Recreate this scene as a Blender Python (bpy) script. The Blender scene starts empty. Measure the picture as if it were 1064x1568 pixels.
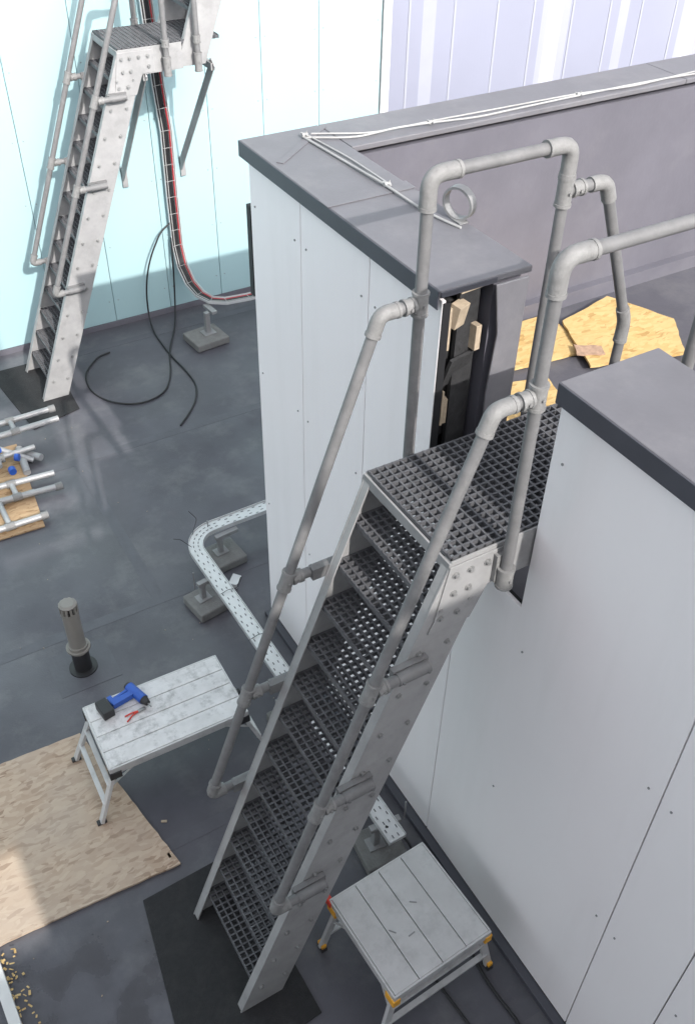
import bpy, math, random
from mathutils import Vector, Matrix
random.seed(7)
V=Vector
# ------------------------------------------------------------------ materials
def mat(name,col,rough=.6,metal=0.,var=.12,vs=3.,bump=0.,bs=40.,spec=.5,rvar=.0,dirt=None,dirtamt=.0,ds=1.2,stretch=None):
    m=bpy.data.materials.new(name);m.use_nodes=True
    nt=m.node_tree;N=nt.nodes;L=nt.links;b=N['Principled BSDF']
    b.inputs['Roughness'].default_value=rough;b.inputs['Metallic'].default_value=metal
    b.inputs['Specular IOR Level'].default_value=spec
    tc=N.new('ShaderNodeTexCoord')
    n=N.new('ShaderNodeTexNoise');n.inputs['Scale'].default_value=vs;n.inputs['Detail'].default_value=8;n.inputs['Roughness'].default_value=.65
    L.new(tc.outputs['Object'],n.inputs['Vector'])
    mr=N.new('ShaderNodeMapRange');mr.inputs[1].default_value=.3;mr.inputs[2].default_value=.7
    mr.inputs[3].default_value=1-var;mr.inputs[4].default_value=1+var
    L.new(n.outputs['Fac'],mr.inputs[0])
    mx=N.new('ShaderNodeMix');mx.data_type='RGBA';mx.blend_type='MULTIPLY';mx.inputs[0].default_value=1
    mx.inputs[6].default_value=(*col,1)
    L.new(mr.outputs[0],mx.inputs[7])
    out=mx.outputs[2]
    if dirt:
        n2=N.new('ShaderNodeTexNoise');n2.inputs['Scale'].default_value=ds;n2.inputs['Detail'].default_value=10;n2.inputs['Roughness'].default_value=.7
        if stretch:
            mp=N.new('ShaderNodeMapping');mp.inputs['Scale'].default_value=stretch;L.new(tc.outputs['Object'],mp.inputs[0]);L.new(mp.outputs[0],n2.inputs['Vector'])
        else: L.new(tc.outputs['Object'],n2.inputs['Vector'])
        r2=N.new('ShaderNodeMapRange');r2.inputs[1].default_value=.5;r2.inputs[2].default_value=.72;r2.inputs[4].default_value=dirtamt
        L.new(n2.outputs['Fac'],r2.inputs[0])
        m2=N.new('ShaderNodeMix');m2.data_type='RGBA';L.new(r2.outputs[0],m2.inputs[0]);L.new(out,m2.inputs[6]);m2.inputs[7].default_value=(*dirt,1)
        out=m2.outputs[2]
    L.new(out,b.inputs['Base Color'])
    if rvar:
        n3=N.new('ShaderNodeTexNoise');n3.inputs['Scale'].default_value=1.1;n3.inputs['Detail'].default_value=6
        L.new(tc.outputs['Object'],n3.inputs['Vector'])
        r3=N.new('ShaderNodeMapRange');r3.inputs[1].default_value=.35;r3.inputs[2].default_value=.65
        r3.inputs[3].default_value=rough-rvar;r3.inputs[4].default_value=min(1,rough+rvar)
        L.new(n3.outputs['Fac'],r3.inputs[0]);L.new(r3.outputs[0],b.inputs['Roughness'])
    if bump:
        nb=N.new('ShaderNodeTexNoise');nb.inputs['Scale'].default_value=bs;nb.inputs['Detail'].default_value=6
        L.new(tc.outputs['Object'],nb.inputs['Vector'])
        bp=N.new('ShaderNodeBump');bp.inputs['Strength'].default_value=bump;bp.inputs['Distance'].default_value=.01
        L.new(nb.outputs['Fac'],bp.inputs['Height']);L.new(bp.outputs[0],b.inputs['Normal'])
    return m
def osb_mat(name,c0,c1,c2,grey):
    m=bpy.data.materials.new(name);m.use_nodes=True
    nt=m.node_tree;N=nt.nodes;L=nt.links;b=N['Principled BSDF'];b.inputs['Roughness'].default_value=.65
    tc=N.new('ShaderNodeTexCoord')
    nz=N.new('ShaderNodeTexNoise');nz.inputs['Scale'].default_value=6;L.new(tc.outputs['Object'],nz.inputs['Vector'])
    ad=N.new('ShaderNodeMix');ad.data_type='RGBA';ad.blend_type='ADD';ad.inputs[0].default_value=.08
    L.new(tc.outputs['Object'],ad.inputs[6]);L.new(nz.outputs['Color'],ad.inputs[7])
    cols=[]
    for ang,sc in ((.5,(15,42,10)),(1.9,(14,40,10)),(2.7,(18,48,10))):
        mp=N.new('ShaderNodeMapping');mp.inputs['Rotation'].default_value=(0,0,ang);mp.inputs['Scale'].default_value=sc
        L.new(ad.outputs[2],mp.inputs['Vector'])
        vo=N.new('ShaderNodeTexVoronoi');vo.inputs['Scale'].default_value=1;L.new(mp.outputs[0],vo.inputs['Vector'])
        sp=N.new('ShaderNodeSeparateColor');L.new(vo.outputs['Color'],sp.inputs[0]);cols.append(sp)
    a=N.new('ShaderNodeMix');a.data_type='FLOAT';a.clamp_factor=True
    g=N.new('ShaderNodeMath');g.operation='GREATER_THAN';g.inputs[1].default_value=.55;L.new(cols[0].outputs[1],g.inputs[0])
    L.new(g.outputs[0],a.inputs[0]);L.new(cols[1].outputs[0],a.inputs[2]);L.new(cols[0].outputs[0],a.inputs[3])
    c=N.new('ShaderNodeMix');c.data_type='FLOAT'
    g2=N.new('ShaderNodeMath');g2.operation='GREATER_THAN';g2.inputs[1].default_value=.6;L.new(cols[2].outputs[1],g2.inputs[0])
    L.new(g2.outputs[0],c.inputs[0]);L.new(a.outputs[0],c.inputs[2]);L.new(cols[2].outputs[0],c.inputs[3])
    cr=N.new('ShaderNodeValToRGB');e=cr.color_ramp.elements
    e[0].position=0;e[0].color=(*c0,1);e[1].position=1;e[1].color=(*c2,1)
    q=cr.color_ramp.elements.new(.2);q.color=(*c1,1)
    L.new(c.outputs[0],cr.inputs[0])
    n2=N.new('ShaderNodeTexNoise');n2.inputs['Scale'].default_value=2.2;n2.inputs['Detail'].default_value=8;L.new(tc.outputs['Object'],n2.inputs['Vector'])
    r2=N.new('ShaderNodeMapRange');r2.inputs[1].default_value=.4;r2.inputs[2].default_value=.7;r2.inputs[4].default_value=.6;L.new(n2.outputs['Fac'],r2.inputs[0])
    mm=N.new('ShaderNodeMix');mm.data_type='RGBA';L.new(r2.outputs[0],mm.inputs[0]);L.new(cr.outputs[0],mm.inputs[6]);mm.inputs[7].default_value=(*grey,1)
    L.new(mm.outputs[2],b.inputs['Base Color'])
    bp=N.new('ShaderNodeBump');bp.inputs['Strength'].default_value=.3;bp.inputs['Distance'].default_value=.004
    L.new(c.outputs[0],bp.inputs['Height']);L.new(bp.outputs[0],b.inputs['Normal'])
    return m
M={}
M['ground']=mat('roof_membrane_grey',(.080,.079,.094),.46,var=.22,vs=1.3,bump=.12,bs=90,rvar=.16,dirt=(.15,.147,.155),dirtamt=.65,ds=2.3)
_m=M['ground'];_N=_m.node_tree.nodes;_L=_m.node_tree.links;_b=_N['Principled BSDF']
_tc=_N.new('ShaderNodeTexCoord');_vd=_N.new('ShaderNodeVectorMath');_vd.operation='DISTANCE';_vd.inputs[1].default_value=(.0,2.3,0)
_L.new(_tc.outputs['Object'],_vd.inputs[0])
_mr=_N.new('ShaderNodeMapRange');_mr.inputs[1].default_value=1.0;_mr.inputs[2].default_value=.3;_L.new(_vd.outputs['Value'],_mr.inputs[0])
_nn=_N.new('ShaderNodeTexNoise');_nn.inputs['Scale'].default_value=3.5;_nn.inputs['Detail'].default_value=7;_L.new(_tc.outputs['Object'],_nn.inputs['Vector'])
_mn=_N.new('ShaderNodeMapRange');_mn.inputs[1].default_value=.42;_mn.inputs[2].default_value=.6;_L.new(_nn.outputs['Fac'],_mn.inputs[0])
_mu=_N.new('ShaderNodeMath');_mu.operation='MULTIPLY';_L.new(_mr.outputs[0],_mu.inputs[0]);_L.new(_mn.outputs[0],_mu.inputs[1])
_cl=_b.inputs['Base Color'].links[0].from_socket;_rl=_b.inputs['Roughness'].links[0].from_socket
_mc=_N.new('ShaderNodeMix');_mc.data_type='RGBA';_L.new(_mu.outputs[0],_mc.inputs[0]);_L.new(_cl,_mc.inputs[6]);_mc.inputs[7].default_value=(.055,.055,.063,1);_L.new(_mc.outputs[2],_b.inputs['Base Color'])
_mf=_N.new('ShaderNodeMix');_mf.data_type='FLOAT';_L.new(_mu.outputs[0],_mf.inputs[0]);_L.new(_rl,_mf.inputs[2]);_mf.inputs[3].default_value=.15;_L.new(_mf.outputs[0],_b.inputs['Roughness'])
M['lap']=mat('membrane_lap',(.085,.085,.10),.5,var=.14,vs=5,bump=.1)
M['clad']=mat('white_cladding',(.90,.86,.875),.42,var=.012,vs=1.5,dirt=(.80,.765,.77),dirtamt=.35,ds=2.,stretch=(2.5,2.5,.25))
M['blue']=mat('light_blue_cladding',(.345,.50,.535),.4,var=.02,vs=1.)
M['gap']=mat('black_membrane',(.012,.012,.014),.6)
M['coping']=mat('coping_grey',(.14,.138,.154),.5,var=.08,vs=4,bump=.06,bs=60,dirt=(.20,.195,.205),dirtamt=.6,ds=3)
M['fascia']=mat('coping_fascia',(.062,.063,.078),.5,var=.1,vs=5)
M['mem']=mat('upstand_membrane',(.115,.112,.135),.55,var=.12,vs=2,bump=.08,dirt=(.16,.155,.175),dirtamt=.6)
M['galv']=mat('galvanised_steel',(.27,.27,.275),.5,.2,var=.14,vs=9,bump=.03,bs=70,dirt=(.2,.2,.205),dirtamt=.4,ds=8)
M['pipe']=mat('galvanised_pipe',(.155,.154,.158),.6,.05,var=.16,vs=12,dirt=(.225,.222,.222),dirtamt=.55,ds=16)
M['fit']=mat('cast_pipe_fitting',(.205,.203,.203),.65,.05,var=.16,vs=30,bump=.2,bs=140)
M['string']=mat('stringer_grey',(.31,.307,.312),.5,.1,var=.12,vs=6,dirt=(.21,.21,.21),dirtamt=.55,ds=7)
M['grate']=mat('grating_steel',(.098,.099,.108),.5,.1,var=.3,vs=20)
M['bolt']=mat('bolt_steel',(.30,.30,.30),.4,.5)
M['dark']=mat('dark_plastic',(.02,.02,.022),.5)
M['rub']=mat('rubber_mat',(.016,.016,.018),.85,var=.25,vs=40,bump=.5,bs=150,dirt=(.04,.04,.04),dirtamt=.4,ds=9)
M['alu']=mat('worn_aluminium',(.54,.535,.54),.42,.2,var=.08,vs=8,dirt=(.33,.33,.335),dirtamt=.6,ds=9)
M['alud']=mat('dull_aluminium_tube',(.34,.34,.35),.45,.2,var=.12,vs=14,dirt=(.24,.24,.24),dirtamt=.5,ds=12)
M['paint']=mat('paint_spattered_board',(.62,.61,.615),.55,.05,var=.12,vs=9,dirt=(.25,.25,.255),dirtamt=.95,ds=11)
M['groove']=mat('plank_groove',(.05,.05,.055),.6)
M['yellow']=mat('orange_yellow_plastic',(.75,.36,.03),.5)
M['redp']=mat('red_plastic',(.6,.05,.03),.5)
M['tray']=mat('tray_galvanised',(.58,.58,.59),.35,.25,var=.06,vs=10)
M['slot']=mat('tray_slot_shadow',(.07,.07,.08),.7)
M['conc']=mat('support_pad_grey',(.17,.168,.165),.85,var=.15,vs=14,bump=.4,bs=80)
M['ventg']=mat('vent_grey_plastic',(.21,.20,.185),.5,var=.05)
M['osb']=osb_mat('osb_board',(.27,.185,.13),(.38,.28,.205),(.48,.375,.285),(.42,.35,.29))
M['osb2']=osb_mat('osb_board_fresh',(.36,.21,.07),(.50,.33,.125),(.60,.43,.20),(.50,.37,.17))
M['osb3']=osb_mat('osb_board_weathered',(.22,.13,.06),(.33,.21,.115),(.42,.29,.17),(.33,.24,.16))
M['blue_t']=mat('blue_tool_plastic',(.02,.09,.42),.4)
M['wood']=mat('pine_timber',(.36,.29,.215),.75,var=.25,vs=20)
M['pinkwood']=mat('torn_board_edge',(.36,.24,.17),.8,var=.3,vs=30)
M['whitet']=mat('white_trim',(.58,.58,.58),.4)
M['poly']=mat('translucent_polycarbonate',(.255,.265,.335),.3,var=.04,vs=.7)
M['polym']=mat('polycarbonate_painted_soft_streak',(.315,.325,.385),.28,var=.03)  # softer part of the reflection streaks, painted in as colour
M['polyb']=mat('polycarbonate_painted_streak',(.43,.44,.48),.25,var=.02)  # bright reflection streak painted into the sheet colour
M['polyr']=mat('polycarbonate_rib',(.32,.33,.385),.3,var=.02)
M['cable']=mat('black_cable',(.015,.015,.017),.5)
M['red']=mat('red_cable',(.38,.03,.04),.5)
M['wcab']=mat('pale_grey_cable',(.33,.33,.33),.5)
M['blocker']=mat('sun_blocker_render',(.5,.49,.48),.8)
M['felt']=mat('felt',(.022,.022,.024),.85,var=.4,vs=20,bump=.6,bs=30)
# ------------------------------------------------------------------ mesh builder
coll=bpy.context.collection
def empty(name,loc=(0,0,0)):
    o=bpy.data.objects.new(name,None);coll.objects.link(o);o.empty_display_size=.2
    return o
class B:
    def __init__(s,name,mt,parent=None,bevel=0):
        s.name=name;s.m=mt;s.p=parent;s.v=[];s.f=[];s.sm=[];s.bev=bevel
    def face(s,idx,sm=False): s.f.append(idx);s.sm.append(sm)
    def box(s,x0,x1,y0,y1,z0,z1):
        n=len(s.v);s.v+=[(x0,y0,z0),(x1,y0,z0),(x1,y1,z0),(x0,y1,z0),(x0,y0,z1),(x1,y0,z1),(x1,y1,z1),(x0,y1,z1)]
        for q in ((0,3,2,1),(4,5,6,7),(0,1,5,4),(1,2,6,5),(2,3,7,6),(3,0,4,7)): s.face([n+i for i in q])
        return s
    def rbox(s,c,size,rot=0,rx=0,ry=0):
        R=Matrix.Rotation(rot,3,'Z')@Matrix.Rotation(ry,3,'Y')@Matrix.Rotation(rx,3,'X');c=V(c);n=len(s.v)
        a,b,d=[q/2 for q in size]
        for p in ((-a,-b,-d),(a,-b,-d),(a,b,-d),(-a,b,-d),(-a,-b,d),(a,-b,d),(a,b,d),(-a,b,d)): s.v.append(tuple(c+R@V(p)))
        for q in ((0,3,2,1),(4,5,6,7),(0,1,5,4),(1,2,6,5),(2,3,7,6),(3,0,4,7)): s.face([n+i for i in q])
        return s
    def beam(s,p0,p1,w,h,up=(0,0,1)):
        p0=V(p0);p1=V(p1);t=(p1-p0).normalized();u=V(up)
        if abs(t.dot(u))>.98*u.length:u=V((1,0,0))
        a=t.cross(u).normalized();b=a.cross(t);n=len(s.v)
        for p in (p0,p1):
            for i,j in ((-1,-1),(1,-1),(1,1),(-1,1)): s.v.append(tuple(p+a*(i*w/2)+b*(j*h/2)))
        for q in ((0,1,2,3),(7,6,5,4),(0,4,5,1),(1,5,6,2),(2,6,7,3),(3,7,4,0)): s.face([n+i for i in q])
        return s
    def prism(s,poly,d,a0,a1):
        def P(p,a): return (a,p[0],p[1]) if d=='x' else ((p[0],a,p[1]) if d=='y' else (p[0],p[1],a))
        n=len(s.v);k=len(poly)
        s.v+=[P(p,a0) for p in poly]+[P(p,a1) for p in poly]
        s.face(list(range(n,n+k)));s.face(list(range(n+2*k-1,n+k-1,-1)))
        for i in range(k):
            j=(i+1)%k;s.face([n+i,n+k+i,n+k+j,n+j])
        return s
    def cyl(s,p0,p1,r,r1=None,n=14,caps=True):
        p0=V(p0);p1=V(p1);r1=r if r1 is None else r1
        t=(p1-p0).normalized();u=V((0,0,1)) if abs(t.z)<.9 else V((1,0,0))
        a=t.cross(u).normalized();b=t.cross(a);k=len(s.v)
        for p,q in ((p0,r),(p1,r1)):
            for i in range(n):
                th=2*math.pi*i/n;s.v.append(tuple(p+a*(q*math.cos(th))+b*(q*math.sin(th))))
        for i in range(n):
            j=(i+1)%n;s.face([k+i,k+j,k+n+j,k+n+i],True)
        if caps:
            k2=len(s.v);s.v+=s.v[k:k+2*n]
            s.face([k2+i for i in range(n)]);s.face([k2+n+i for i in range(n-1,-1,-1)])
        return s
    def tube(s,pts,r,rr=.0,n=12,seg=6):
        pts=[V(p) for p in pts];P=[pts[0]]
        for i in range(1,len(pts)-1):
            a,b,c=pts[i-1],pts[i],pts[i+1]
            if rr<=0: P.append(b);continue
            d0=(a-b);d1=(c-b);l=min(rr,d0.length*.49,d1.length*.49)
            s0=b+d0.normalized()*l;s1=b+d1.normalized()*l
            for k in range(seg+1):
                t=k/seg;P.append(s0*(1-t)**2+b*(2*t*(1-t))+s1*t*t)
        P.append(pts[-1])
        t=(P[1]-P[0]).normalized();u=V((0,0,1)) if abs(t.z)<.9 else V((1,0,0));a=t.cross(u).normalized()
        k=len(s.v)
        for i,p in enumerate(P):
            if i==0:t=(P[1]-P[0])
            elif i==len(P)-1:t=(P[-1]-P[-2])
            else:t=(P[i+1]-P[i]).normalized()+(P[i]-P[i-1]).normalized()
            t.normalize();a=(a-t*a.dot(t)).normalized();b=t.cross(a)
            for q in range(n):
                th=2*math.pi*q/n;s.v.append(tuple(p+a*(r*math.cos(th))+b*(r*math.sin(th))))
        for i in range(len(P)-1):
            for q in range(n):
                j=(q+1)%n;s.face([k+i*n+q,k+i*n+j,k+(i+1)*n+j,k+(i+1)*n+q],True)
        m=len(s.v);s.v+=s.v[k:k+n];s.face([m+q for q in range(n)])
        m=len(s.v);e=k+(len(P)-1)*n;s.v+=s.v[e:e+n];s.face([m+q for q in range(n-1,-1,-1)])
        return s
    def sweep(s,pts,prof,side):
        pts=[V(p) for p in pts];k=len(s.v);m=len(prof)
        for i,p in enumerate(pts):
            t=(pts[min(i+1,len(pts)-1)]-pts[max(i-1,0)]).normalized()
            a=V(side[i]);a=(a-t*a.dot(t)).normalized();b=a.cross(t)
            if b.dot(V((0,-.4,1)))<0:b=-b
            for w,h in prof:s.v.append(tuple(p+a*w+b*h))
        for i in range(len(pts)-1):
            for q in range(m):
                j=(q+1)%m;s.face([k+i*m+q,k+i*m+j,k+(i+1)*m+j,k+(i+1)*m+q])
        s.face([k+q for q in range(m)]);e=k+(len(pts)-1)*m;s.face([e+q for q in range(m-1,-1,-1)])
        return s
    def done(s):
        me=bpy.data.meshes.new(s.name);me.from_pydata(s.v,[],s.f);me.update()
        me.polygons.foreach_set('use_smooth',s.sm)
        import bmesh
        bm=bmesh.new();bm.from_mesh(me);bmesh.ops.recalc_face_normals(bm,faces=bm.faces);bm.to_mesh(me);bm.free()
        me.materials.append(s.m)
        o=bpy.data.objects.new(s.name,me);coll.objects.link(o)
        if s.p:o.parent=s.p
        if s.bev:
            md=o.modifiers.new('bevel','BEVEL');md.width=s.bev;md.segments=2;md.limit_method='ANGLE'
        return o
# ------------------------------------------------------------------ ground
g=B('ground',M['ground']);g.v=[(-60,-60,0),(60,-60,0),(60,60,0),(-60,60,0)];g.face([0,1,2,3]);g.done()
lp=B('roof_membrane_laps',M['lap'])
for y in (1.2,3.05,5.0,6.95,8.7): lp.box(-8,2.02 if y<4.6 else 12,y,y+.09,-.002,.0014)
for x,y0,y1 in ((-.9,1.29,3.05),(1.35,5.09,6.95),(.15,6.95+.09,8.7),(-.35,3.14,5.0)): lp.box(x,x+.09,y0,y1,-.002,.0012)
lp.done()
# ------------------------------------------------------------------ blue clad building
bw=empty('light_blue_clad_building')
seams=[-8,-5.9,-4.6,-3.3,-2.0,-.7,.6,1.9,2.55,3.18,3.8,4.41,5.07,5.82]
b=B('wall_panels',M['blue'],bw,.003)
for a,c in zip(seams[:-1],seams[1:]): b.box(a+.0025,c-.0025,9.10,9.125,.06,7.5)
b.done()
B('backing_wall',M['gap'],bw).box(-8,5.8,9.128,9.6,0,7.5).done()
B('base_upstand',M['mem'],bw).box(-8,5.8,9.085,9.127,0,.058).done()
B('corner_trim',M['whitet'],bw,.003).box(5.83,5.93,9.08,9.7,0,7.5).done()
B('corner_trim_joint',M['gap'],bw).box(5.932,5.95,9.2,9.7,0,7.5).done()
b=B('panel_screws',M['galv'],bw)
for s_ in seams:
    for z in [.3+i*.6 for i in range(9)]:
        for dx in (-.05,.05): b.cyl((s_+dx,9.1,z),(s_+dx,9.094,z),.006,n=6)
b.done()
tf=empty('translucent_facade')
b=B('sheets',M['poly'],tf);bb=B('painted_streak_bands',M['polyb'],tf);bm_=B('painted_soft_streak_bands',M['polym'],tf);rb=B('ribs',M['polyr'],tf,.002)
x=5.96;i=0
while x<22:
    w=.62 if i%3 else .55
    n=14
    for k in range(n):
        u0=k/n;u1=(k+1)/n
        tgt=b
        if i in (4,8,13): tgt=bb if 5<=k<=9 else (bm_ if 3<=k<=12 else b)  # lighter colour bands imitate vertical streaks of reflected light
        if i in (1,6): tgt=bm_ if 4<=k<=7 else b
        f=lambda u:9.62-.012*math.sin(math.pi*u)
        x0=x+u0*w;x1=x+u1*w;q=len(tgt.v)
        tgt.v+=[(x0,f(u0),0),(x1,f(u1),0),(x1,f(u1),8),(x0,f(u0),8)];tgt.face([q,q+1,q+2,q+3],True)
    rb.box(x-.014,x+.014,9.612,9.64,0,8)
    x+=w;i+=1
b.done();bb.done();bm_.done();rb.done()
B('frame_behind',M['whitet'],tf).box(5.96,22,9.66,9.8,0,8).done()
# ------------------------------------------------------------------ white clad building with parapet
wb=empty('white_clad_building')
GY0,GY1,NZ=1.982,2.727,2.425
T=3.52
b=B('cladding_panels',M['clad'],wb,.0025)
g_=.003
for y0,y1 in ((3.93,4.50),(3.28,3.93)): b.box(2.083,2.10,y0+g_,y1-g_,.05,T)
b.prism([(3.28-g_,.05),(3.28-g_,T),(GY1,T),(GY1,NZ),(2.39+g_,NZ),(2.39+g_,.05)],'x',2.083,2.10)
b.prism([(2.39-g_,.05),(2.39-g_,NZ),(GY0,NZ),(GY0,T),(1.077+g_,T),(1.077+g_,.05)],'x',2.083,2.10)
for y0,y1 in ((.70,1.077),(-.6,.70),(-2.2,-.6)): b.box(2.083,2.10,y0+g_,y1-g_,.05,T)
b.done()
B('panel_edge_darkening_strip',M['gap'],wb).box(2.0855,2.1005,GY1-.006,GY1-.001,NZ+.01,T-.01).done()  # added black strip, darkens the sunlit end of the panel
B('backing_membrane',M['gap'],wb).prism([(-2.2,0),(4.49,0),(4.49,T-.02),(GY1+.004,T-.02),(GY1+.004,NZ-.02),(GY0-.004,NZ-.02),(GY0-.004,T-.02),(-2.2,T-.02)],'x',2.103,2.13).done()
B('end_cladding',M['clad'],wb).box(2.10,12,4.493,4.51,.05,T).done()
B('corner_strip',M['gap'],wb).box(2.085,2.12,4.515,4.56,2.68,3.22).done()
B('base_flashing',M['fascia'],wb,.002).box(2.03,2.082,-2.2,4.50,0,.045).done()
B('roof_deck',M['ground'],wb).box(2.133,12,-2.2,4.48,.0,2.23).done()
b=B('parapet_core',M['mem'],wb)
b.box(2.36,2.50,GY1+.03,4.47,2.231,T);b.box(2.135,2.50,-2.2,GY0-.006,2.231,T)
b.box(2.501,12,4.20,4.47,2.231,T)
b.box(2.51,12,4.14,4.199,2.231,2.33)
b.done()
b=B('membrane_welts',M['mem'],wb,.002)
for x_ in (5.7,7.3,8.9): b.box(x_,x_+.05,4.196,4.1995,2.34,T)
b.done()
b=B('open_cavity_lining',M['gap'],wb);b.box(2.135,2.355,GY1+.16,4.46,2.231,T);b.done()
b=B('cavity_packers',M['wood'],wb,.002)
b.rbox((2.20,2.77,3.41),(.07,.05,.11),.35,rx=.2);b.rbox((2.165,2.79,2.93),(.05,.06,.13),-.15);b.rbox((2.31,2.78,3.27),(.03,.05,.12),.1)
b.rbox((2.147,2.77,3.36),(.012,.05,.2));b.rbox((2.15,2.77,2.96),(.012,.05,.18))
b.rbox((2.25,2.75,3.535),(.16,.04,.012),.1);b.done()
b=B('cavity_felt',M['felt'],wb)
b.rbox((2.27,2.80,2.85),(.12,.02,1.3),.15);b.rbox((2.21,2.83,3.1),(.10,.02,.7),-.3);b.rbox((2.24,2.79,3.12),(.14,.015,.16),.2,rx=.3);b.done()
b=B('end_flashing',M['coping'],wb,.004)
b.prism([(2.37,2.5),(2.50,2.5),(2.50,3.54),(2.33,3.54),(2.37,3.3),(2.35,3.0)],'y',2.700,2.712);b.done()
b=B('coping',M['coping'],wb,.005)
b.box(2.06,2.525,2.718,3.64,3.545,3.575);b.box(2.06,2.525,3.643,4.55,3.545,3.5745)
for a,c in ((2.529,4.9),(4.903,7.4),(7.403,12)): b.box(a,c,4.19,4.55,3.545,3.575)
b.box(2.06,2.525,-2.2,.9,3.545,3.575);b.box(2.06,2.525,.903,GY0+.01,3.545,3.5745)
b.done()
b=B('coping_fascia',M['fascia'],wb,.002)
b.box(2.053,2.0595,2.72,4.55,3.49,3.573);b.box(2.053,2.0595,-2.2,GY0+.008,3.49,3.573)
b.box(2.063,2.524,GY0+.0105,GY0+.015,3.49,3.566);b.box(2.063,2.34,2.711,2.717,3.545,3.57)
b.done()
b=B('coping_joint_cover',M['coping'],wb,.004)
b.box(2.05,2.53,3.60,3.69,3.577,3.580);b.rbox((2.32,4.34,3.5775),(.56,.04,.004),math.atan2(.36,.46));b.box(2.05,2.53,1.0,1.09,3.577,3.580);b.done()
b=B('panel_screws',M['galv'],wb)
for y in (4.44,3.99,3.87,3.34,3.22,1.92,1.14,1.02,.64):
    for z in (3.25,2.2,1.15):
        b.cyl((2.083,y,z),(2.078,y,z),.0055,n=6)
b.done()
# ------------------------------------------------------------------ grating
def grating(b,x0,x1,y0,y1,zt,h=.028,p=.039,w=.0085):
    nx=max(2,round((x1-x0)/p));ny=max(2,round((y1-y0)/p))
    for i in range(nx+1):
        x=x0+(x1-x0-w)*i/nx;b.box(x,x+w,y0,y1,zt-h,zt)
    for j in range(ny+1):
        y=y0+(y1-y0-w)*j/ny
        b.box(x0+.001,x1-.001,y,y+w,zt-h+.002,zt-.0012)
    for x in (x0,x1-w):
        for j in range(ny):
            y=y0+(y1-y0-w)*(j+.5)/ny;b.box(x+.0005,x+w-.0005,y,y+w,zt-.001,zt+.004)
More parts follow.
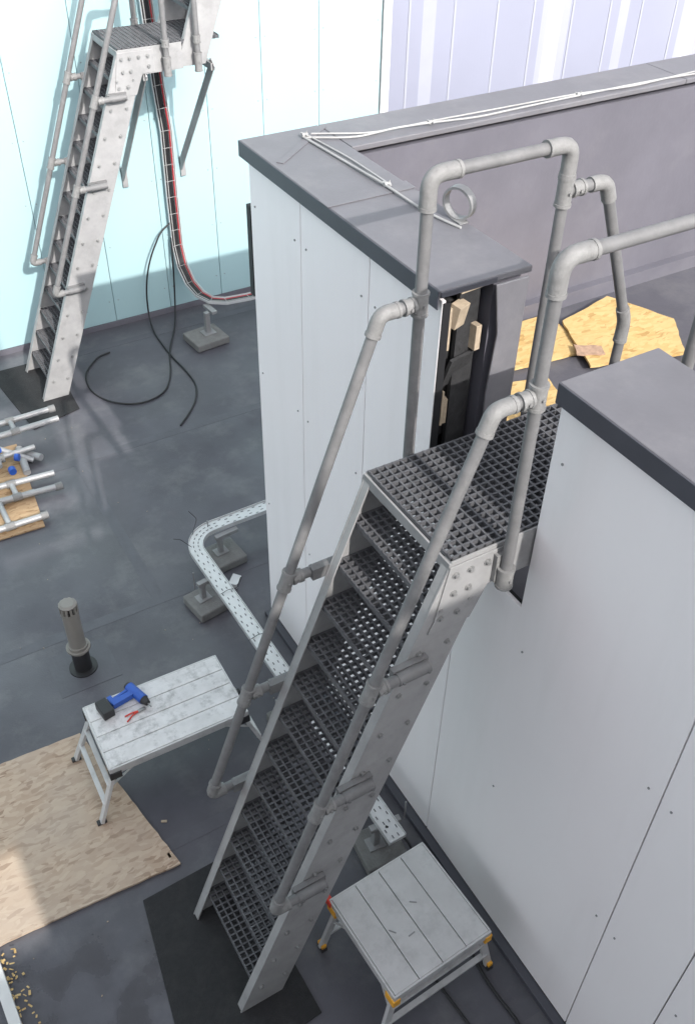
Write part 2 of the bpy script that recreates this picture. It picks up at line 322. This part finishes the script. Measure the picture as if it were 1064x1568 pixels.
# ------------------------------------------------------------------ staircase
def fitting(b,p,d,l=.09,r=.031):
    p=V(p);d=V(d).normalized()
    if l<.04: b.cyl(p-d*l/2,p+d*l/2,r);return
    b.cyl(p-d*(l/2-.001),p+d*(l/2-.001),r)
    b.cyl(p-d*l/2,p-d*(l/2-.012),r+.003);b.cyl(p+d*(l/2-.012),p+d*l/2,r+.003)
    q=V((0,-1,0)) if abs(d.y)<.5 else V((0,0,1))
    b.cyl(p+q*r*.9,p+q*(r+.006),.0075,n=6)
def staircase(name,xf,yR,yL,zP,m,nt,xE,stubs,rx,first):
    E=empty(name);wx=.25;fx=lambda z:xf+z/m
    st=B('stringers',M['string'],E,.0015)
    poly=[(xf,.013),(xf+wx,.013),(fx(zP-.21)+wx,zP-.21),(xE-.35,zP-.21),(xE-.35,zP),(fx(zP),zP)]
    for ya,yb in ((yR,yR+.009),(yL-.009,yL)): st.prism(poly,'y',ya,yb)
    for y in (yR+.03,yL-.03):
        st.beam((xf+.008,y,.018),(fx(zP)+.004,y,zP-.004),.041,.008,up=(-m,0,1))
        st.beam((xf+wx-.004,y,.018),(fx(zP-.21)+wx-.004,y,zP-.21),.041,.008,up=(-m,0,1))
        st.box(fx(zP-.21)+wx,xE-.36,y-.02,y+.025,zP-.208,zP-.20)
    st.done()
    sp=B('splice_plates',M['string'],E,.002)
    k=fx(zP)
    for ya,yb in ((yR-.007,yR-.001),(yL+.001,yL+.007)):
        sp.prism([(k-.06,zP-.30),(k-.01,zP-.02),(k+.30,zP-.02),(k+.30,zP-.20),(k+.19,zP-.20),(k+.12,zP-.36),(k-.085,zP-.36)],'y',ya,yb)
    sp.box(k-.012,k-.002,yR,yL,zP-.06,zP-.006)
    sp.done()
    gr=B('treads',M['grate'],E)
    for i in range(1,nt+1):
        z=zP*i/(nt+1);x0=fx(z)+.012;x1=x0+.226
        grating(gr,x0,x1,yR+.012,yL-.012,z)
        gr.box(x0,x1,yR+.0095,yR+.0115,z-.045,z);gr.box(x0,x1,yL-.0115,yL-.0095,z-.045,z)
    gr.done()
    pl=B('platform_grating',M['grate'],E);grating(pl,k,xE,yR+.012,yL-.012,zP+.012);pl.done()
    bo=B('bolts',M['bolt'],E)
    for i in range(1,nt+1):
        z=zP*i/(nt+1)-.02
        for dx in (.055,.195):
            x=fx(z)+dx
            for y,s_ in ((yR,-1),(yL,1)):
                bo.cyl((x,y,z),(x,y+s_*.003,z),.016,n=12);bo.cyl((x,y+s_*.003,z),(x,y+s_*.014,z),.0105,n=6)
    for (dx,dz) in ((.02,-.07),(.09,-.07),(.02,-.17),(.09,-.17),(.17,-.07),(.25,-.07),(.25,-.15),(.05,-.29),(-.03,-.29)):
        for y,s_ in ((yR-.007,-1),(yL+.007,1)):
            x=k+dx;z=zP+dz;bo.cyl((x,y,z),(x,y+s_*.014,z),.0105,n=6);bo.cyl((x,y,z),(x,y+s_*.003,z),.017,n=12)
    bo.done()
    hp=B('handrail_pipes',M['pipe'],E);ft=B('handrail_fittings',M['fit'],E);r=.0243
    for side,y in ((0,yR-.046),(1,yL+.034)):
        x0,z0,x1,z1=rx
        rm=(z1-z0)/(x1-x0);xr=lambda z:x0+(z-z0)/rm
        d=V((x1-x0,0,z1-z0)).normalized();X_=V((1,0,0));Z_=V((0,0,1))
        xp=x1+.18
        hp.tube([(x0+.27,y,z0),(x0,y,z0),(x1,y,z1),(xp,y,z1)],r,.06)
        ft.tube([V((x0+.07,y,z0)),V((x0,y,z0)),V((x0,y,z0))+d*.08],.031,.05)
        ft.tube([V((x1,y,z1))-d*.08,V((x1,y,z1)),V((x1+.07,y,z1))],.031,.05)
        fitting(ft,(x0+.07,y,z0),X_,.014,.033);fitting(ft,V((x0,y,z0))+d*.08,d,.014,.033)
        fitting(ft,(x1+.075,y,z1),X_,.014,.033);fitting(ft,V((x1,y,z1))-d*.085,d,.014,.033)
        for z in stubs:
            if z>z0+.02:
                hp.tube([(xr(z),y,z),(xr(z)+.27,y,z)],r);fitting(ft,(xr(z),y,z),d,.10,.031);fitting(ft,(xr(z)+.05,y,z),X_,.05,.030)
            cx=xr(z)+.20;s_=1 if side==0 else -1
            hp.cyl((cx-.075,y,z),(cx+.075,y,z),.0285)
            yy=yR if side==0 else yL
            hp.box(cx-.085,cx+.085,min(yy-s_*.002,yy-s_*.030),max(yy-s_*.002,yy-s_*.030),z-.032,z+.032)
            for q in (-.06,.06): hp.cyl((cx+q,y,z),(cx+q,y-s_*.034,z),.007,n=6)
        if first:
            zt=4.09;x2=2.567 if side else 2.65;zb=2.70
            hp.tube([(xp,y,zb),(xp,y,zt),(x2,y,zt),(x2,y,zb)],r,.08)
            for xx,dd in ((xp,1),(x2,-1)):
                ft.tube([(xx,y,zt-.12),(xx,y,zt),(xx+dd*.12,y,zt)],.032,.075)
                fitting(ft,(xx,y,zt-.12),Z_,.014,.034);fitting(ft,(xx+dd*.12,y,zt),X_,.014,.034)
                fitting(ft,(xx,y,zb+.03),Z_,.10,.034)
                s_=1 if side==0 else -1;yy=yR if side==0 else yL
                ft.box(xx-.04,xx+.04,min(yy-s_*.002,yy-s_*.03),max(yy-s_*.002,yy-s_*.03),zb,zb+.14)
            fitting(ft,(xp,y,z1),Z_,.10,.032);fitting(ft,(xp-.055,y,z1),X_,.05,.031)
            zq=3.905;hp.tube([(x2,y,zq),(x2+.215,y,zq),(x2+.51,y,3.19),(x2+.51,y,2.24)],r,.05)
            fitting(ft,(x2,y,zq),Z_,.12,.032);fitting(ft,(x2+.06,y,zq),X_,.06,.031)
            dq=V((.295,0,3.19-zq)).normalized()
            ft.tube([V((x2+.13,y,zq)),V((x2+.215,y,zq)),V((x2+.215,y,zq))+dq*.09],.031,.05)
            ft.tube([V((x2+.51,y,3.19))-dq*.08,V((x2+.51,y,3.19)),V((x2+.51,y,3.10))],.031,.05)
            fitting(ft,(x2+.51,y,3.095),Z_,.014,.033)
        else:
            zt=zP+1.25;p2=3.29
            hp.tube([(3.01,y,zP-.22),(3.01,y,zt)],r);hp.tube([(p2,y,zP-.22),(p2,y,zt-.1)],r)
            hp.tube([(xp,y,z1),(3.01,y,z1)],r)
            for xx in (3.01,p2):
                fitting(ft,(xx,y,zP-.16),Z_,.15,.033);fitting(ft,(xx,y,zP+.02),Z_,.06,.032)
            hp.tube([(p2,y,zP+.75),(p2+.12,y,zP+.75),(p2+.12+1.0,y,zP+.75+1.0*m)],r,.06)
    hp.done();ft.done()
    if first:
        s2=B('platform_supports',M['string'],E,.002)
        for y in (yR+.06,yL-.11): s2.box(k+.28,xE,y,y+.05,zP-.13,zP-.025)
        for ya,yb in ((yR+.0,yR+.008),(yL-.008,yL)): s2.prism([(2.402,zP-.12),(2.75,zP-.12),(3.0,2.235),(3.2,2.235),(2.88,zP),(2.402,zP)],'y',ya,yb)
        s2.done()
        g2=B('inner_treads',M['grate'],E)
        for i in (1,2): grating(g2,2.76+.10*i,2.98+.10*i,yR+.012,yL-.012,zP-.22*i)
        g2.done()
    else:
        s2=B('upper_flight',M['string'],E,.0015);x0=xE-.42
        for ya,yb in ((yR+.010,yR+.018),(yL-.018,yL-.010)):
            s2.prism([(x0+.02,zP-.2),(x0+.28,zP-.2),(x0+.28+1.4,zP-.2+1.4*m),(x0+.02+1.4,zP-.2+1.4*m)],'y',ya,yb)
        for y in (yR+.04,yL-.04):
            s2.beam((x0+.02,y,zP-.2),(x0+1.42,y,zP-.2+1.4*m),.04,.008,up=(-m,0,1))
            s2.beam((x0+.28,y,zP-.2),(x0+1.68,y,zP-.2+1.4*m),.04,.008,up=(-m,0,1))
        s2.done()
        g2=B('upper_treads',M['grate'],E)
        for i in range(1,9):
            z=zP+.23*i;xx=x0+.03+(z-zP+.2)/m;grating(g2,xx,xx+.23,yR+.02,yL-.02,z)
        g2.done()
        s3=B('knee_braces',M['string'],E,.002)
        for xx in (2.83,3.45):
            s3.beam((xx,yR+.02,zP-.2),(xx,9.09,1.60),.012,.09,up=(0,.5,1));s3.box(xx-.006,xx+.05,9.07,9.095,1.5,1.7)
            s3.beam((xx,yR+.02,zP-.24),(xx,9.09,zP-.24),.04,.06)
        s3.done()
staircase('steel_access_staircase',.623,1.99,2.62,2.88,2.72,12,2.75,(1.042,1.71,2.38),(.837,1.042,1.74,3.59),True)
staircase('steel_access_staircase',1.412,8.05,8.67,3.06,2.55,13,3.52,(1.11,2.01,2.71),(1.72,1.11,2.78,3.81),False)
# ------------------------------------------------------------------ mats and boards
def sheet(name,mt,poly,z0,z1,bev=.002):
    return B(name,mt,None,bev).prism(poly,'z',z0,z1).done()
def ragged(poly,step=.06,amp=.008):
    out=[]
    for i,p in enumerate(poly):
        q=poly[(i+1)%len(poly)];d=math.hypot(q[0]-p[0],q[1]-p[1]);n=max(1,int(d/step));nx,ny=(q[1]-p[1])/d,-(q[0]-p[0])/d
        for k in range(n):
            t=k/n;e=0 if k==0 else random.uniform(-amp,amp);out.append((p[0]+(q[0]-p[0])*t+nx*e,p[1]+(q[1]-p[1])*t+ny*e))
    return out
sheet('rubber_mat',M['rub'],[(.40,2.84),(.98,2.86),(1.0,1.78),(.24,1.72)],.004,.012)
sheet('rubber_mat',M['rub'],[(1.08,8.80),(1.72,8.80),(1.68,7.78),(1.2,7.66)],.004,.012)
sheet('osb_board',M['osb'],ragged([(-.30,2.985),(.68,2.94),(.46,4.14),(-.9,4.19),(-.9,3.0)],.05,.003),.006,.022,0)
sheet('osb_board',M['osb3'],[(-.4,6.33),(.88,6.28),(.99,7.5),(-.4,7.55)],.006,.022)
sheet('osb_board',M['osb2'],ragged([(3.0,3.72),(3.95,3.62),(4.0,4.1),(3.1,4.13)],.05,.004),2.237,2.252,0)
sheet('osb_board',M['osb2'],ragged([(3.80,3.45),(4.42,3.28),(4.66,3.62),(4.48,4.06),(4.0,3.95)],.05,.006),2.262,2.277,0)
sheet('osb_board',M['osb2'],ragged([(2.9,3.1),(3.35,3.0),(3.5,3.5),(3.0,3.6)],.05,.004),2.256,2.271,0)
b=B('torn_board_scrap',M['pinkwood'])
b.prism(ragged([(3.80,3.58),(3.96,3.50),(4.0,3.58),(3.86,3.68)],.03,.010),'z',2.279,2.286)
b.done()
B('white_edge_trim',M['whitet'],None,.004).prism([(-.47,2.92),(-.41,2.92),(-.37,1.6),(-.43,1.6)],'z',.0,.06).done()
b=B('osb_offcuts',M['osb2'])
for i in range(60):
    b.rbox((-.40+random.random()**2*.10,2.93-random.random()*.55,.010+random.random()*.02),(.006+random.random()*.022,.004+random.random()*.009,.003),random.random()*3,random.random()*.4)
b.done()
b=B('ground_debris',M['wood'])
for i in range(60):
    x=random.uniform(-.6,1.9);y=random.uniform(1.3,8.8)
    b.rbox((x,y,.004),(random.uniform(.003,.011),random.uniform(.003,.006),.004),random.random()*3)
for x,y in ((.70,3.25),(.38,2.0),(.64,3.02)): b.rbox((x,y,.018),(.035,.014,.008),random.random()*3)
b.done()
# ------------------------------------------------------------------ vent pipe
vp=empty('roof_vent_pipe');cx,cy=.67,4.69
b=B('base_collar',M['dark'],vp);b.cyl((cx,cy,0),(cx,cy,.20),.062,n=24);b.cyl((cx,cy,0),(cx,cy,.012),.10,n=24);b.done()
b=B('pipe',M['ventg'],vp);b.cyl((cx,cy,.2),(cx,cy,.26),.070,n=24);b.cyl((cx,cy,.26),(cx,cy,.60),.058,n=24);b.cyl((cx,cy,.22),(cx,cy,.235),.085,n=24)
b.cyl((cx,cy,.66),(cx,cy,.675),.062,.045,n=24);b.done()
b=B('slotted_cap',M['ventg'],vp);b.cyl((cx,cy,.58),(cx,cy,.60),.063,n=24)
for i in range(12):
    a=i*math.pi/6;b.rbox((cx+.055*math.cos(a),cy+.055*math.sin(a),.63),(.014,.016,.07),a)
b.done()
B('cap_core',M['dark'],vp).cyl((cx,cy,.6),(cx,cy,.66),.045,n=18).done()
B('flashing_patch',M['lap'],vp).prism([(cx-.22,cy-.2),(cx+.22,cy-.2),(cx+.22,cy+.2),(cx-.22,cy+.2)],'z',-.002,.0025).done()
# ------------------------------------------------------------------ cable trays
def arc(c,r,a0,a1,n,z): return [V((c[0]+r*math.cos(math.radians(a0+(a1-a0)*i/n)),c[1]+r*math.sin(math.radians(a0+(a1-a0)*i/n)),z)) for i in range(n+1)]
def sides(p,up=V((0,0,1))):
    S=[]
    for i in range(len(p)):
        t=(V(p[min(i+1,len(p)-1)])-V(p[max(i-1,0)])).normalized();S.append(t.cross(up))
    return S
def uprof(w,h,t=.003):
    a=w/2;return [(-a,h),(-a,0),(a,0),(a,h),(a-t,h),(a-t,t),(-a+t,t),(-a+t,h)]
ct=empty('cable_tray');zt=.27
path=[V((1.80,2.30,zt)),V((1.79,3.3,zt)),V((1.78,4.4,zt)),V((1.765,5.08,zt))]+arc((1.985,5.09),.22,180,90,8,zt)[1:]+[V((3.0,5.33,zt)),V((6,5.35,zt))]
b=B('tray_channel',M['tray'],ct);b.sweep(path,uprof(.115,.038),sides(path));b.done()
b=B('tray_lid',M['tray'],ct);lid=[p+V((0,0,.022)) for p in path];b.sweep(lid,[(-.053,0),(.053,0),(.053,.004),(-.053,.004)],sides(path));b.done()
b=B('tray_slots',M['slot'],ct)
for i in range(len(path)-1):
    a,c=path[i],path[i+1];d=(c-a);n=max(1,int(d.length/.05));t=d.normalized();s_=t.cross(V((0,0,1)));ang=math.atan2(t.y,t.x)
    for k in range(n):
        p=a+d*((k+.5)/n)+V((0,0,.0275))
        for o_ in ((-.036,.036) if k%2 else (-.018,.018)): b.rbox(p+s_*o_,(.022,.006,.002),ang)
b.done()
pads=B('support_pads',M['conc'],ct,.012);stt=B('support_struts',M['galv'],ct,.002)
for x,y,r in ((1.69,4.80,.15),(2.02,5.20,.1),(1.76,2.42,-.1),(1.74,3.5,.05)):
    pads.rbox((x,y,.045),(.27,.27,.08),r)
    stt.rbox((x-.02,y+.02,.16),(.04,.04,.15),r);stt.rbox((x+.04,y+.02,.25),(.20,.04,.035),r);stt.rbox((x-.02,y+.02,.09),(.11,.09,.008),r)
pads.done();stt.done()
b=B('strut_bolts',M['galv'],ct)
for x,y in ((1.62,4.84),(1.95,5.32),(1.95,2.45),(1.62,3.5)): b.cyl((x,y,.18),(x,y,.36),.005,n=8)
b.done()
b=B('cable_ties',M['cable'],ct)
for y in (2.6,3.05,3.6,4.1,4.6): b.tube([(1.715,y,.29),(1.79,y,.312),(1.86,y,.29),(1.91,y+.03,.36)],.0025,.02,n=5)
b.tube([(1.74,5.15,.31),(1.68,5.22,.36),(1.62,5.2,.41)],.0025,.02,n=5);b.tube([(1.80,5.28,.31),(1.88,5.36,.38),(1.84,5.42,.43)],.0025,.02,n=5)
b.done()
b=B('loose_bracket_plate',M['tray'],None,.002);b.rbox((1.98,4.93,.02),(.13,.07,.006),.8,rx=.15);b.rbox((1.93,4.88,.035),(.02,.09,.05),.8);b.done()
c2=empty('cable_tray')
pw=[V((3.25,9.04,4.6)),V((3.25,9.04,3.2)),V((3.28,9.04,2.43)),V((3.31,9.04,2.0)),V((3.30,9.04,1.33)),V((3.30,9.03,.80)),V((3.31,8.97,.58)),V((3.33,8.83,.43)),V((3.36,8.65,.37)),V((3.42,8.49,.36)),V((3.55,8.41,.355)),V((3.8,8.385,.35)),V((4.6,8.38,.35)),V((7,8.38,.35))]
sd=[V((1,0,0))]*9+[V((.8,.6,0)),V((.4,.9,0)),V((0,1,0)),V((0,1,0)),V((0,1,0))]
def off(pts,sd,w,h):
    R=[]
    for i,p in enumerate(pts):
        t=(pts[min(i+1,len(pts)-1)]-pts[max(i-1,0)]).normalized();a=V(sd[i]);a=(a-t*a.dot(t)).normalized();bb_=a.cross(t)
        if bb_.dot(V((0,-.4,1)))<0:bb_=-bb_
        R.append(p+a*w+bb_*h)
    return R
b=B('tray_channel',M['tray'],c2);b.sweep(pw,uprof(.12,.03,.005),sd);b.done()
b=B('black_cables',M['cable'],c2)
for w in (-.040,-.026,-.012,.002,.016): b.tube(off(pw,sd,w,.013),.009,.0,n=8)
b.done()
b=B('red_cables',M['red'],c2);b.tube(off(pw,sd,.036,.016),.007,.0,n=8);b.done()
b=B('grey_cables',M['wcab'],c2);b.tube(off(pw,sd,-.033,.026),.005,.0,n=8);b.tube(off(pw,sd,.048,.016),.005,n=8);b.done()
b=B('tray_ties',M['wcab'],c2)
for i in range(len(pw)-1):
    a,c=pw[i],pw[i+1];d=c-a;n=max(1,int(d.length/.16))
    for k in range(n):
        p=a+d*(k/n);t=d.normalized();s_=V(sd[i]);s_=(s_-t*s_.dot(t)).normalized();nn=s_.cross(t)
        if nn.dot(V((0,-.4,1)))<0:nn=-nn
        b.beam(p-s_*.05+nn*.026,p+s_*.05+nn*.026,.005,.002,up=nn)
b.done()
b=B('support_pad',M['conc'],c2,.012);b.rbox((3.26,8.33,.045),(.38,.34,.08),.1);b.rbox((5.2,8.38,.045),(.38,.34,.08),.1);b.done()
b=B('support_strut',M['galv'],c2,.002);b.rbox((3.30,8.36,.20),(.05,.05,.25),.1);b.rbox((3.36,8.40,.33),(.06,.20,.03),.1);b.rbox((3.30,8.36,.09),(.14,.12,.01),.1);b.done()
b=B('loose_black_cable',M['cable'])
b.tube([(3.26,9.03,1.06),(3.12,8.99,1.0),(2.95,8.97,.72),(2.88,8.98,.4),(2.88,9.0,.06),(2.83,8.75,.012),(2.81,8.25,.012),(2.84,7.9,.012),(2.83,7.60,.012),(2.73,7.38,.012),(2.58,7.20,.012),(2.42,7.05,.012)],.009,.25,n=8)
b.tube([(3.24,9.02,.9),(3.22,9.0,.5),(3.20,9.03,.03),(3.05,8.7,.012),(2.82,8.3,.03),(2.68,7.9,.012),(2.50,7.62,.012),(2.22,7.55,.012),(1.97,7.72,.012),(1.86,8.0,.012),(1.92,8.35,.012),(2.15,8.58,.012),(2.28,8.6,.012)],.009,.25,n=8)
b.done()
b=B('loose_black_cable',M['cable'])
b.tube([(2.0,2.3,.012),(1.95,1.9,.012),(1.85,1.5,.012),(1.9,1.1,.012),(1.6,.7,.012)],.01,.2,n=8)
b.tube([(1.78,2.4,.30),(1.88,2.34,.2),(1.92,2.2,.02),(1.6,1.9,.012),(1.65,1.3,.012)],.008,.15,n=8)
b.done()
b=B('pale_coping_cable',M['wcab'])
z=3.583
b.tube([(2.36,4.40,z),(2.60,4.27,z),(2.85,4.285,z+.006),(3.06,4.25,z+.01),(3.35,4.225,z),(3.6,4.235,z),(4.08,4.225,z+.01),(4.4,4.25,z),(4.8,4.245,z),(5.2,4.205,z),(5.6,4.215,z),(8,4.22,z)],.006,.1,n=8)
b.tube([(2.42,4.43,z),(2.7,4.29,z),(3.06,4.27,z+.01),(3.5,4.285,z),(4.08,4.25,z+.01),(4.5,4.225,z),(5,4.26,z),(8,4.24,z)],.005,.1,n=8)
b.tube([(2.36,4.42,z),(2.385,4.05,z),(2.40,3.67,z+.008),(2.41,3.35,z),(2.44,3.2,z),(2.46,3.14,z-.003)],.0065,.1,n=8)
b.tube([(2.39,4.44,z),(2.43,4.05,z),(2.42,3.67,z+.008)],.005,.1,n=8)
for x,y in ((3.06,4.26),(4.08,4.24),(2.41,3.67),(2.37,4.41)):
    b.cyl((x-.016,y,z+.008),(x+.016,y,z+.008),.012);b.rbox((x,y,z+.012),(.012,.055,.005),.2);b.cyl((x,y,z),(x+.01,y-.01,z+.03),.0025,n=6)
b.done()
rg=B('pipe_collar_ring',M['galv'])
c=V((2.50,3.22,3.655));ax=V((.93,.36,.05)).normalized();u=V((0,0,1));s_=ax.cross(u).normalized();u=s_.cross(ax);n=36
for (r,w) in ((.077,-.02),(.077,.02),(.066,.02),(.066,-.02)):
    for i in range(n):
        t=2*math.pi*i/n;rg.v.append(tuple(c+ax*w+(u*math.sin(t)+s_*math.cos(t))*r))
for q in range(4):
    for i in range(n):
        j=(i+1)%n;p=(q+1)%4;rg.face([q*n+i,q*n+j,p*n+j,p*n+i],False)
rg.box(2.475,2.525,3.17,3.24,3.5765,3.582)
rg.done()
# ------------------------------------------------------------------ work stools
def stool(name,c,L,W,h,rot,planks,mt,sx,sy,corner,longx=True):
    E=empty(name);R=Matrix.Rotation(rot,3,'Z');c=V(c)
    def P(x,y,z): q=R@V((x,y,0));return V((c.x+q.x,c.y+q.y,z))
    tp=B('deck_planks',mt,E,.003);gs=B('plank_ribs',M['groove'],E)
    for i in range(planks):
        w=W/planks;y=-W/2+w*(i+.5);q=P(0,y,h-.012);tp.rbox(q,(L,w-.004,.024),rot)
    tp.done()
    gs.rbox(P(0,0,h-.03),(L-.02,W-.02,.03),rot);gs.done()
    fr=B('edge_rails',M['alu'],E,.003)
    for s_ in (-1,1):
        fr.rbox(P(0,s_*(W/2+.006),h-.032),(L,.012,.06),rot);fr.rbox(P(s_*(L/2+.006),0,h-.032),(.012,W+.02,.06),rot)
    fr.done()
    lg=B('legs',M['alu'],E,.002);ft=B('feet',M['dark'],E,.003);hg=B('corner_brackets',corner,E,.003)
    for a in (-1,1):
        for b_ in (-1,1):
            t=P(a*(L/2-.03),b_*(W/2-.03),h-.04);f=P(a*(L/2-.03+sx),b_*(W/2-.03+sy),.03)
            lg.beam(t,f,.045,.022,up=R@V((1,0,0)));ft.rbox(f+V((0,0,-.008)),(.06,.035,.03),rot)
            if corner is M['yellow']: hg.rbox(f+V((0,0,.022)),(.05,.03,.028),rot)
            hg.rbox(P(a*(L/2-.02),b_*(W/2-.005),h-.07),(.075,.045,.06),rot)
        for fz in (.35,.68):
            f=lambda b_:P(a*(L/2-.03+sx*fz),b_*(W/2-.03+sy*fz),(h-.04)*(1-fz)+.03*fz)
            lg.beam(f(-1),f(1),.03,.02)
        lg.beam(P(a*(L/2-.03+sx*.4),W/2-.03+sy*.4,h*.6),P(a*(L/2-.22),W/2-.03,h-.05),.014,.006)
        lg.beam(P(a*(L/2-.03+sx*.4),-W/2+.03-sy*.4,h*.6),P(a*(L/2-.22),-W/2+.03,h-.05),.014,.006)
    lg.done();ft.done();hg.done()
    return E
stool('aluminium_work_platform',(.94,3.68),.88,.50,.5,-.02,4,M['paint'],.16,.04,M['dark'])
stool('aluminium_work_platform',(1.545,1.81),.58,.60,.5,math.pi/2+.05,4,M['alu'],.03,.09,M['yellow'])
B('red_bracket_tape',M['redp'],None,.003).rbox((1.225,2.10,.47),(.03,.06,.05),.1).done()
dr=empty('cordless_drill');z=.535
b=B('body',M['blue_t'],dr);b.cyl((.80,3.93,z),(.845,3.79,z),.033,n=18);b.beam((.815,3.87,z),(.66,3.845,z),.04,.042);b.rbox((.745,3.90,z),(.17,.016,.02),.25);b.beam((.67,3.85,z),(.66,3.91,z),.03,.03);b.done()
b=B('chuck_and_battery',M['dark'],dr,.006);b.cyl((.845,3.79,z),(.857,3.75,z),.030,.018,n=16);b.cyl((.80,3.93,z),(.795,3.947,z),.026,n=16);b.rbox((.61,3.84,z),(.075,.12,.066),.15);b.done()
b=B('drill_bit',M['bolt'],dr);b.cyl((.857,3.75,z),(.866,3.715,z),.005,n=8);b.done()
pl=empty('pliers');b=B('handles',M['redp'],pl);b.tube([(.70,3.70,.508),(.75,3.735,.508),(.79,3.74,.508)],.005,.03,n=8);b.tube([(.70,3.745,.508),(.75,3.75,.508),(.79,3.745,.508)],.005,.03,n=8);b.done()
b=B('jaws',M['bolt'],pl,.002);b.rbox((.81,3.745,.508),(.05,.022,.01),.1);b.done()
b=B('metal_offcuts',M['galv'])
for p in ((1.42,1.78),(1.50,1.72),(1.60,1.86)): b.rbox((p[0],p[1],.502),(.04,.006,.004),random.random()*3)
b.done()
# ------------------------------------------------------------------ pile of aluminium frames
af=empty('stacked_pipe_frames');b=B('frame_tubes',M['alud'],af);e=B('frame_joints',M['fit'],af)
def frame(x0,x1,y0,y1,z,tilt=0,rungs=3):
    b.cyl((x0,y0,z),(x1,y0+tilt,z),.027);b.cyl((x0,y1,z),(x1,y1+tilt,z),.027)
    for i in range(rungs):
        t=(i+.6)/rungs;x=x0+(x1-x0)*t;b.cyl((x,y0+tilt*t,z),(x,y1+tilt*t,z),.024)
        for yy in (y0,y1): e.cyl((x-.04,yy+tilt*t,z),(x+.04,yy+tilt*t,z),.034)
frame(-.6,1.40,7.40,7.58,.20,.05,2);frame(-.7,1.15,6.82,7.02,.07,-.16,2);frame(-.6,.93,6.38,6.72,.06,-.02,2)
b.cyl((.62,7.42,.25),(1.05,7.15,.05),.025);b.cyl((.74,7.0,.2),(.82,7.6,.26),.025);b.cyl((.2,7.2,.14),(1.10,7.24,.12),.025);b.cyl((.95,7.0,.05),(.98,7.35,.07),.033);b.cyl((1.0,7.3,.05),(1.12,7.14,.06),.033)
for x,y,z in ((1.36,7.625,.20),(1.10,6.66,.07),(.88,6.36,.06),(.75,7.1,.2)): e.cyl((x,y,z),(x+.06,y,z),.034)
bl=B('blue_caps',M['blue_t'],af);bl.cyl((.78,7.2,.22),(.78,7.27,.22),.036);bl.cyl((.83,6.95,.14),(.83,7.0,.14),.033);bl.cyl((.90,7.12,.16),(.93,7.10,.16),.034);bl.done()
b.done();e.done()
# ------------------------------------------------------------------ unseen building behind the camera, walls shaped to block and pass sun
nb=empty('sun_blocker_building')
B('sun_blocker_base',M['blocker'],nb).box(-14,10,-9,-3.55,0,4.0).done()
b=B('sun_blocking_wall',M['blocker'],nb)
b.box(.06,.75,-3.5,-3.3,0,8.6)
b.box(-14,.055,-3.5,-3.3,0,4.15);b.box(-14,.055,-3.5,-3.3,4.72,8.6);b.box(-14,-1.6,-3.5,-3.3,4.155,4.715)  # opening left to let a sun patch onto the board
b.box(.755,10,-3.5,-3.3,0,6.2);b.done()
b=B('sun_stripe_slats',M['blocker'],nb)  # added unseen slats, cast sun stripes on the handrails
zz=6.25
for hh,gp in ((.16,.16),(.12,.22),(.20,.16),(.12,.22),(.8,.18)):
    zz+=gp;b.box(.755,1.66,-3.5,-3.4,zz,zz+hh);zz+=hh
b.box(1.60,1.66,-3.395,-3.34,6.2,8.1);b.done()
# ------------------------------------------------------------------ light, world, camera
sd_=V((.03,-1,.67)).normalized()
el=math.asin(sd_.z);az=math.atan2(sd_.x,sd_.y)
L=bpy.data.lights.new('sun','SUN');L.energy=5.0;L.angle=math.radians(.53);L.color=(1,.96,.9)
lo=bpy.data.objects.new('sun',L);coll.objects.link(lo);lo.rotation_euler=(-sd_).to_track_quat('-Z','Y').to_euler();lo.location=(0,-20,20)
w=bpy.data.worlds.new('World');bpy.context.scene.world=w;w.use_nodes=True
nt=w.node_tree;sk=nt.nodes.new('ShaderNodeTexSky');sk.sky_type='NISHITA';sk.sun_disc=False;sk.sun_elevation=el;sk.sun_rotation=az
sk.air_density=1.;sk.dust_density=3.;sk.ozone_density=1.
hs=nt.nodes.new('ShaderNodeHueSaturation');hs.inputs['Saturation'].default_value=.22;hs.inputs['Value'].default_value=2.65
nt.links.new(sk.outputs[0],hs.inputs['Color']);nt.links.new(hs.outputs[0],nt.nodes['Background'].inputs[0]);nt.nodes['Background'].inputs[1].default_value=.15
sc=bpy.context.scene
sc.view_settings.view_transform='Standard';sc.view_settings.look='None';sc.view_settings.exposure=0
cd=bpy.data.cameras.new('Camera');cam=bpy.data.objects.new('Camera',cd);coll.objects.link(cam)
R=Matrix(((.8621,.3239,-.3898),(-.5065,.5782,-.6397),(.0182,.7491,.6622)))
cam.matrix_world=Matrix.Translation((0,0,5.4))@R.to_quaternion().normalized().to_matrix().to_4x4()
cd.sensor_fit='VERTICAL';cd.sensor_height=24;cd.sensor_width=24;cd.lens=24*1455/1568;cd.clip_end=500;cd.clip_start=.05
sc.camera=cam
